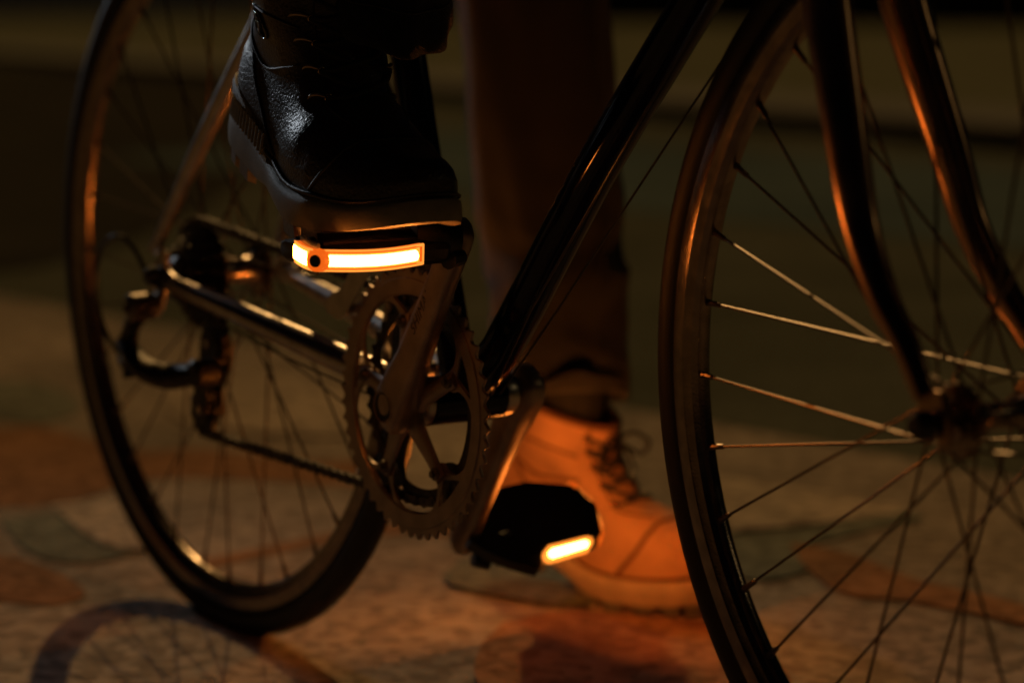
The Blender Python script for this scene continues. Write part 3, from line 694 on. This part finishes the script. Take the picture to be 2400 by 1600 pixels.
def boot(Mx, bend, lat, mats, ribs, wrinkle, lean=0., tag='', low=0):
    """Mx places the boot; bend = toe bend angle; lat = sign of the lateral side in world-left terms"""
    bt = empty('boot', (0,0,0), parent=person); BG = 1.7 if not ribs else 1.0
    def D(p, wr=True):
        p = Vector(p)
        if wr and wrinkle and p.z > .035:
            q = Vector((p.x*26, p.y*14, p.z*30)); a = math.exp(-((p.x-.19)/.05)**2 - ((p.z-.085)/.035)**2)
            n_ = noise.noise(q)*.0060*a + noise.noise(Vector((p.x*9, p.y*9+3, p.z*9)))*.0022
            q2 = Vector((p.x*10, p.y*10+9, p.z*34)); a2 = math.exp(-((p.z-.13)/.03)**2)*.8
            n_ += noise.noise(q2)*.0045*a2
            d = Vector((p.x-.14, p.y, 0))
            if d.length > 1e-4: p = p + d.normalized()*n_
            p.z += n_*.5
        if ribs and p.z > .0125:
            t_ = max(0, min(1, (p.x-.19)/.09)); p.z = .0125+(p.z-.0125)*(1-.28*t_*t_*(3-2*t_))
        if ribs and p.z > .085:
            g_ = min(1, (p.z-.085)/.04)
            if p.y < 0: p.y *= 1+.30*g_
            p.y -= .004*g_; p.x += .004*g_
        if low and p.z > .095: p.z = .095+(p.z-.095)*low
        if p.z > .09: p.x -= (p.z-.09)*lean
        # bend: behind the ball the foot lifts
        xb = .205; w_ = .05
        if bend:
            t = (xb-p.x)
            if t > 0:
                ang = bend*min(1, t/w_)*.5 if t < w_ else bend*(1-w_*.5/t)
                x0 = xb; dx, dz = p.x-x0, p.z
                c_, s_ = cos(ang), sin(ang); p = Vector((x0+dx*c_+dz*s_, p.y, -dx*s_+dz*c_))
        # toe spring
        if p.x > .23: p.z += (p.x-.23)**2*1.6
        # shaft leans back a little
        return Mx @ Vector((p.x, p.y*lat, p.z))
    def BP(name, mb, m, auto=None, wr=True):
        return obj(name, [D(v, wr) for v in mb.v], mb.f, m, bt, True, auto)
    # upper
    zs = [.026+(.205-.026)*i/64 for i in range(65)]; NU = 96; mb = MB(); v = []; f = []
    for z in zs:
        for k in range(NU): v.append(upper_pt(z, 2*pi*k/NU))
    for i in range(len(zs)-1):
        for k in range(NU): f.append((i*NU+k, i*NU+(k+1) % NU, (i+1)*NU+(k+1) % NU, (i+1)*NU+k))
    # inside of the shaft: turn the wall over and go down
    k0_ = len(v)
    for j, (z, g) in enumerate(((.2065,-.003),(.200,-.006),(.15,-.008))):
        for k in range(NU): v.append(upper_pt(z, 2*pi*k/NU, g))
        for k in range(NU):
            a = (len(zs)-1+j)*NU; f.append((a+k, a+(k+1) % NU, a+NU+(k+1) % NU, a+NU+k))
    up_ = BP('upper', MB().add((v, f)), mats['upper'])
    # sole
    def sole_ring(z, g): return [upper_pt(.034, 2*pi*k/NU, g) for k in range(NU)]
    v = []; f = []
    prof = [(.0125,.0010),(.0130,.0048),(.020,.0062),(.030,.0058),(.0345,.0046),(.0365,.0012)]
    def arch(p): return .006*math.exp(-((p.x-.135)/.030)**2)
    for z, g in prof:
        for k in range(NU):
            p = upper_pt(.034, 2*pi*k/NU, g)
            hl = max(0, min(1, (.11-p.x)/.05)); zz = z + arch(p)*(1 if z < .015 else 0)
            if z > .03: zz += .006*hl
            v.append(Vector((p.x,p.y,zz)))
    for i in range(len(prof)-1):
        for k in range(NU): f.append((i*NU+k, i*NU+(k+1) % NU, (i+1)*NU+(k+1) % NU, (i+1)*NU+k))
    f.append(tuple(range(NU)))
    sl_ = BP('midsole', MB().add((v, f)), mats['sole'], 50, False)
    BP('welt', MB().add(tube([upper_pt(.036, 2*pi*k/72, .0022)+Vector((0,0,.0035+.006*max(0, min(1, (.11-upper_pt(.034, 2*pi*k/72).x)/.05)))) for k in range(73)], .0018, 6, cap=False)), mats['seam'], None, False)
    # tread lugs
    mb = MB()
    for k in range(0, NU, 4):
        p = upper_pt(.034, 2*pi*(k+.5)/NU, .0015); q = upper_pt(.034, 2*pi*(k+2.9)/NU, .0015)
        if .105 < p.x < .150 or (ribs and p.x > .225): continue
        c = upper_pt(.034, 2*pi*(k+1.7)/NU, -.016); a = arch(p)
        P = [p, q, q.lerp(c, .8), p.lerp(c, .8)]
        zb_ = .001+.0065*max(0,min(1,(c.x-.20)/.03))*ribs
        vv = [Vector((t.x, t.y, .0128+a)) for t in P] + [Vector((t.x*.995+.0006, t.y*.96, zb_)) for t in P]
        mb.add((vv, [(0,1,2,3),(4,5,6,7),(0,1,5,4),(1,2,6,5),(2,3,7,6),(3,0,4,7)]))
    for ix in range(9):
        for iy in (-1, 0, 1):
            x = .03+ix*.030
            if .10 < x < .15 or (ribs and x > .20): continue
            mb.add(box((x, iy*.018*(1 if x > .15 else .8), .0095), (.009,.006,.0033 if (ribs and x > .19) else .0058)))
    BP('tread', mb, mats['tread'], 30, False)['kind'] = 'stuff'
    if ribs:
        for sgn in (1, -1):
            mb = MB()
            for i in range(13):
                u = sgn*(pi - .62 - i*.055)
                a = upper_pt(.036, u, .0060); b = upper_pt(.052, u, .0050); mb.add(tube([a, b], [.0016,.0014], 8))
            BP('heel_rib', mb, mats['sole'], 40, False)
        v = []; f = []; NN = 40
        for j, (z, g) in enumerate(((.030,.0050),(.056,.0050),(.060,.0035),(.061,.0))):
            for k in range(NN+1):
                u = pi + 1.35*(2*k/NN-1); w_ = 1-abs(2*k/NN-1)**4
                zz = z if j == 0 else .030+(z-.030)*(.25+.75*w_)
                v.append(upper_pt(zz, u, g))
        for j in range(3):
            for k in range(NN): f.append((j*(NN+1)+k, j*(NN+1)+k+1, (j+1)*(NN+1)+k+1, (j+1)*(NN+1)+k))
        BP('heel_counter', MB().add((v, f)), mats['sole'], 40, False)
    # collar, pull loop, tongue
    ring = [upper_pt(.203, 2*pi*k/48, .001) for k in range(49)]
    BP('collar', MB().add(tube(ring, .0052, 12, cap=False)), mats['collar'], None)
    mb = MB()
    for i in range(3): mb.add(tube([upper_pt(.197-.005*i, pi+1.2*(2*k/24-1), .0008) for k in range(25)], .0018, 8))
    BP('collar_stitch', mb, mats['collar'])
    hb = upper_pt(.19, pi, .003)
    BP('pull_loop', MB().add(tube([hb, hb+Vector((-.010,0,.008)), hb+Vector((-.010,0,.030)), hb+Vector((.002,0,.040)), hb+Vector((.010,0,.018))], .003, 10, 5, flat=.5)), mats['collar'])
    mb = MB(); v = []; f = []
    for i in range(30):
        z = .094+(.208-.094)*i/29
        for k in range(11):
            u = .62*(k-5)/5*(1.0 if z < .2 else .95)
            g = .0035*(1-((k-5)/5.)**2)+.0005
            p = upper_pt(min(z,.205), u, g); p.z = z; v.append(p)
    for i in range(29):
        for k in range(10): f.append((i*11+k, i*11+k+1, (i+1)*11+k+1, (i+1)*11+k))
    BP('tongue', MB().add((v, f)), mats['upper'])
    # seams
    def seam(tab, r=.0011, side=1, n=6):
        P = catmull([Vector((z, u, 0)) for z, u in tab], n)
        return tube([upper_pt(q.x, side*q.y, .0006) for q in P], r*BG, 8)
    for side in (1, -1):
        BP('seam', MB().add(seam([(.152,.95),(.150,1.5),(.143,2.1),(.128,2.55),(.118,2.75)], .0013, side)), mats['seam'])
        BP('seam', MB().add(seam([(.118,2.75),(.100,2.35),(.092,2.0),(.108,1.55),(.120,1.2)], .0013, side)), mats['seam'])
        BP('seam', MB().add(seam([(.100,2.35),(.080,2.2),(.060,1.95),(.042,1.75)], .0013, side)), mats['seam'])
        BP('seam', MB().add(seam([(.0945,.32),(.098,.72),(.110,.70),(.130,.66),(.160,.64),(.195,.62)], .0012, side)), mats['seam'])
        BP('seam', MB().add(seam([(.042,1.15),(.060,1.02),(.080,.80),(.090,.45),(.0925,.0)], .0014, side)), mats['seam'])
        BP('seam', MB().add(tube([upper_pt(.1995, side*(.5+2.6*k/24), .0006) for k in range(25)], .0011, 8)), mats['seam'])
        for i in range(5):
            z = .106+i*.0195
            # raised crescent loop and a metal eyelet at its end
            P = [upper_pt(z-.0065, side*1.12, .0004), upper_pt(z-.0015, side*1.0, .0024), upper_pt(z+.0012, side*.86, .0030), upper_pt(z+.0008, side*.72, .0014)]
            BP('lace_loop', MB().add(tube(P, [.0005,.0017,.0017,.0008], 8, 4)), mats['loop'])
            c = upper_pt(z+.0004, side*.68, .0022)
            rr = [c+Vector((0.0, BG*.0032*cos(a)*.8, BG*.0032*sin(a))) for a in [2*pi*k/14 for k in range(15)]]
            BP('eyelet', MB().add(tube(rr, .0007*BG*BG, 6, cap=False)), mats['eyelet'])
    for i in range(5):
        z = .106+i*.0195; z2 = z+.0195
        for sgn in (1, -1):
            if i < 4:
                P = [upper_pt(z, sgn*.68, .003)]+[upper_pt(z+(z2-z)*t, sgn*.68*(1-2*t), .008+.0015*sgn) for t in (.25,.5,.75)]+[upper_pt(min(z2,.2), -sgn*.68, .003)]
                BP('lace', MB().add(tube(P, .0026*(1.35 if not ribs else 1), 8, 3)), M['lace'])
    if tag == 'tied':
        c = upper_pt(.19, 0, .012)
        for sgn in (1, -1):
            BP('lace_bow', MB().add(tube([c, c+Vector((.012, sgn*.020,.012)), c+Vector((.022,sgn*.040,-.004)), c+Vector((.016,sgn*.034,-.024)), c+Vector((.006,sgn*.014,-.012)), c], .0030, 8, 5)), M['lace'])
            BP('lace_end', MB().add(tube([c, c+Vector((.016, sgn*.010,-.015)), c+Vector((.020,sgn*.022,-.045))], .0026, 8, 5)), M['lace'])
        BP('lace_knot', MB().add(tube([c+Vector((0,-.008,0)), c, c+Vector((0,.008,0))], [.004,.006,.004], 10)), M['lace'])
    if tag == 'logo':
        # embossed oval badge with a small tree on the outer ankle
        uc, zc = 2.0, .132; P = []
        for k in range(29):
            a = 2*pi*k/28; P.append(upper_pt(zc+.0135*sin(a), uc+.24*cos(a), .0010))
        lg = BP('badge', MB().add(tube(P, .0012, 8, cap=False)), M['badge'])
        def seg(pts, r=.0008): return tube([upper_pt(zc+z, uc+u, .0014) for z, u in pts], r, 6)
        mb = MB().add(seg([(-.010,0),(-.002,0),(.009,0)], .0012))
        for z_, l in ((.006,.07),(.002,.11),(-.002,.13),(-.005,.10)):
            mb.add(seg([(z_,0),(z_+.003,l*.6),(z_+.002,l)], .001)); mb.add(seg([(z_,0),(z_+.003,-l*.6),(z_+.002,-l)], .001))
        mb.add(seg([(-.010,-.09),(-.011,0),(-.010,.09)], .0009))
        BP('badge_tree', mb, M['badge'])
    return bt, D
mR = dict(upper=M['leather'], sole=M['midsole'], tread=M['lug'], collar=M['collar'], seam=M['seam'], loop=M['loopm'], eyelet=M['brass'])
mL = dict(upper=M['nubuck'], sole=M['tsole'], tread=M['lug'], collar=M['nseam'], seam=M['nseam'], loop=M['nubuck'], eyelet=M['brass'])
MXR = Matrix.Translation((.283,-.134,.4085)) @ Matrix.Rotation(radians(-3), 4, 'Z')
bR, DR = boot(MXR, radians(20), -1, mR, True, True, .04, tag='logo', low=.77)
MXL = Matrix.Translation((-.040,.303,.001)) @ Matrix.Rotation(radians(18), 4, 'Z')
bL, DL = boot(MXL, radians(18), 1, mL, False, True, tag='tied', low=.62)
bR['label'] = 'dark brown leather boot on the glowing pedal'; bL['label'] = 'tan boot planted on the ground'

# trousers: one skin for both legs and the seat
def leg_rings(axis, rad, n, NS, seed, fold, foldz):
    P = catmull([Vector(a) for a in axis], n); Rr = [q.x for q in catmull([Vector((r,0,0)) for r in rad], n)]
    rings = []; up = Vector((1,0,0)); s = 0
    for i, p in enumerate(P):
        t = (P[min(i+1, len(P)-1)]-P[max(i-1,0)]).normalized(); n1 = (up-t*up.dot(t)).normalized(); n2 = t.cross(n1); up = n1
        if i: s += (p-P[i-1]).length
        ring = []
        for k in range(NS):
            a = 2*pi*k/NS; q = Vector((cos(a)*1.6, sin(a)*1.6, 0))
            amp = fold*math.exp(-(s/foldz)**1.5)
            dd = noise.noise(Vector((q.x+seed, q.y, s*26+cos(a)*1.1)))*amp + noise.noise(Vector((q.x*1.3, q.y*1.3+seed, s*6)))*.007
            ring.append(p + (n1*cos(a)+n2*sin(a))*(Rr[i]+dd))
        rings.append(ring)
    return rings
tm = MB()
NS = 72
# standing leg, bottom to top
rl = leg_rings([(.072,.342,.176),(.058,.347,.215),(.030,.358,.28),(.006,.368,.34),(-.006,.367,.44),(-.010,.362,.54),(.0,.33,.68),(.05,.25,.84)], [.053,.056,.064,.069,.072,.074,.080,.088], 14, NS, 3.1, .024, .16)
rr_ = leg_rings([(.426,-.096,.586),(.438,-.095,.62),(.455,-.094,.665),(.44,-.07,.74),(.30,.03,.84),(.18,.10,.88)], [.059,.061,.066,.080,.088,.090], 14, NS, 8.7, .010, .10)
# tilt of the cuff on the pedalling leg: front lower than back
for j, ring in enumerate(rr_[:6]):
    for k in range(len(ring)):
        ring[k].z -= (ring[k].x-.41)*.36*(1-j/6)
for j, ring in enumerate(rl[:6]):
    for k in range(len(ring)): ring[k].z += (.5*(ring[k].x-.03)+.05)*.35*(1-j/6)
for rings in (rl, rr_):
    n0 = len(tm.v)
    for r_ in rings: tm.v += r_
    for i in range(len(rings)-1):
        for k in range(NS): tm.f.append((n0+i*NS+k, n0+i*NS+(k+1) % NS, n0+(i+1)*NS+(k+1) % NS, n0+(i+1)*NS+k))
    tm.f.append(tuple(n0+(len(rings)-1)*NS+k for k in range(NS)))
tm.add(lathe([(0,-.05),(.09,-.03),(.15,.03),(.16,.12),(.15,.20),(0,.21)], Vector((.13,.15,.86)), 32, axis='z'))
tr = tm.obj('trousers', M['denim'], person, auto=None)
for rings, off in ((rl, .0022), (rr_, .0022)):
    c0 = sum(rings[0], Vector())/NS
    P = [];
    for j in (0, 4): P.append([q + (q-c0).normalized()*off for q in rings[j]])
    v = []; prs = [(rings[0], -.004), (rings[0], .002), (rings[0], .0035), (rings[2], .0035), (rings[4], .0025), (rings[5], -.001)]
    for ring, g in prs:
        for k, q in enumerate(ring): 
            d = q-c0; d.z = 0; v.append(q+d.normalized()*(g+.0010*noise.noise(q*60)))
    f = []
    for i in range(len(prs)-1):
        for k in range(NS): f.append((i*NS+k, i*NS+(k+1) % NS, (i+1)*NS+(k+1) % NS, (i+1)*NS+k))
    o = obj('hem', v, f, M['denim'], person)
    # stitching line above the hem
    Q = [rings[5][k] + ((rings[5][k]-c0)*1).normalized()*.0012 for k in range(0, NS)]; Q.append(Q[0])
    obj('hem_stitch', *tube(Q, .0007, 6, cap=False), M['seam'], person)
# socks
obj('sock', *tube([DR(Vector((.080,0,.15)), False), DR(Vector((.080,0,.20)), False), Vector((.425,-.105,.60)), Vector((.445,-.10,.68))], [.024,.030,.040,.042], 20, 4), M['sock'], person)
obj('sock', *tube([DL(Vector((.082,0,.15)), False), DL(Vector((.080,0,.21)), False), Vector((.055,.348,.24)), Vector((.01,.366,.34))], [.024,.030,.038,.042], 20, 4), M['sock'], person)
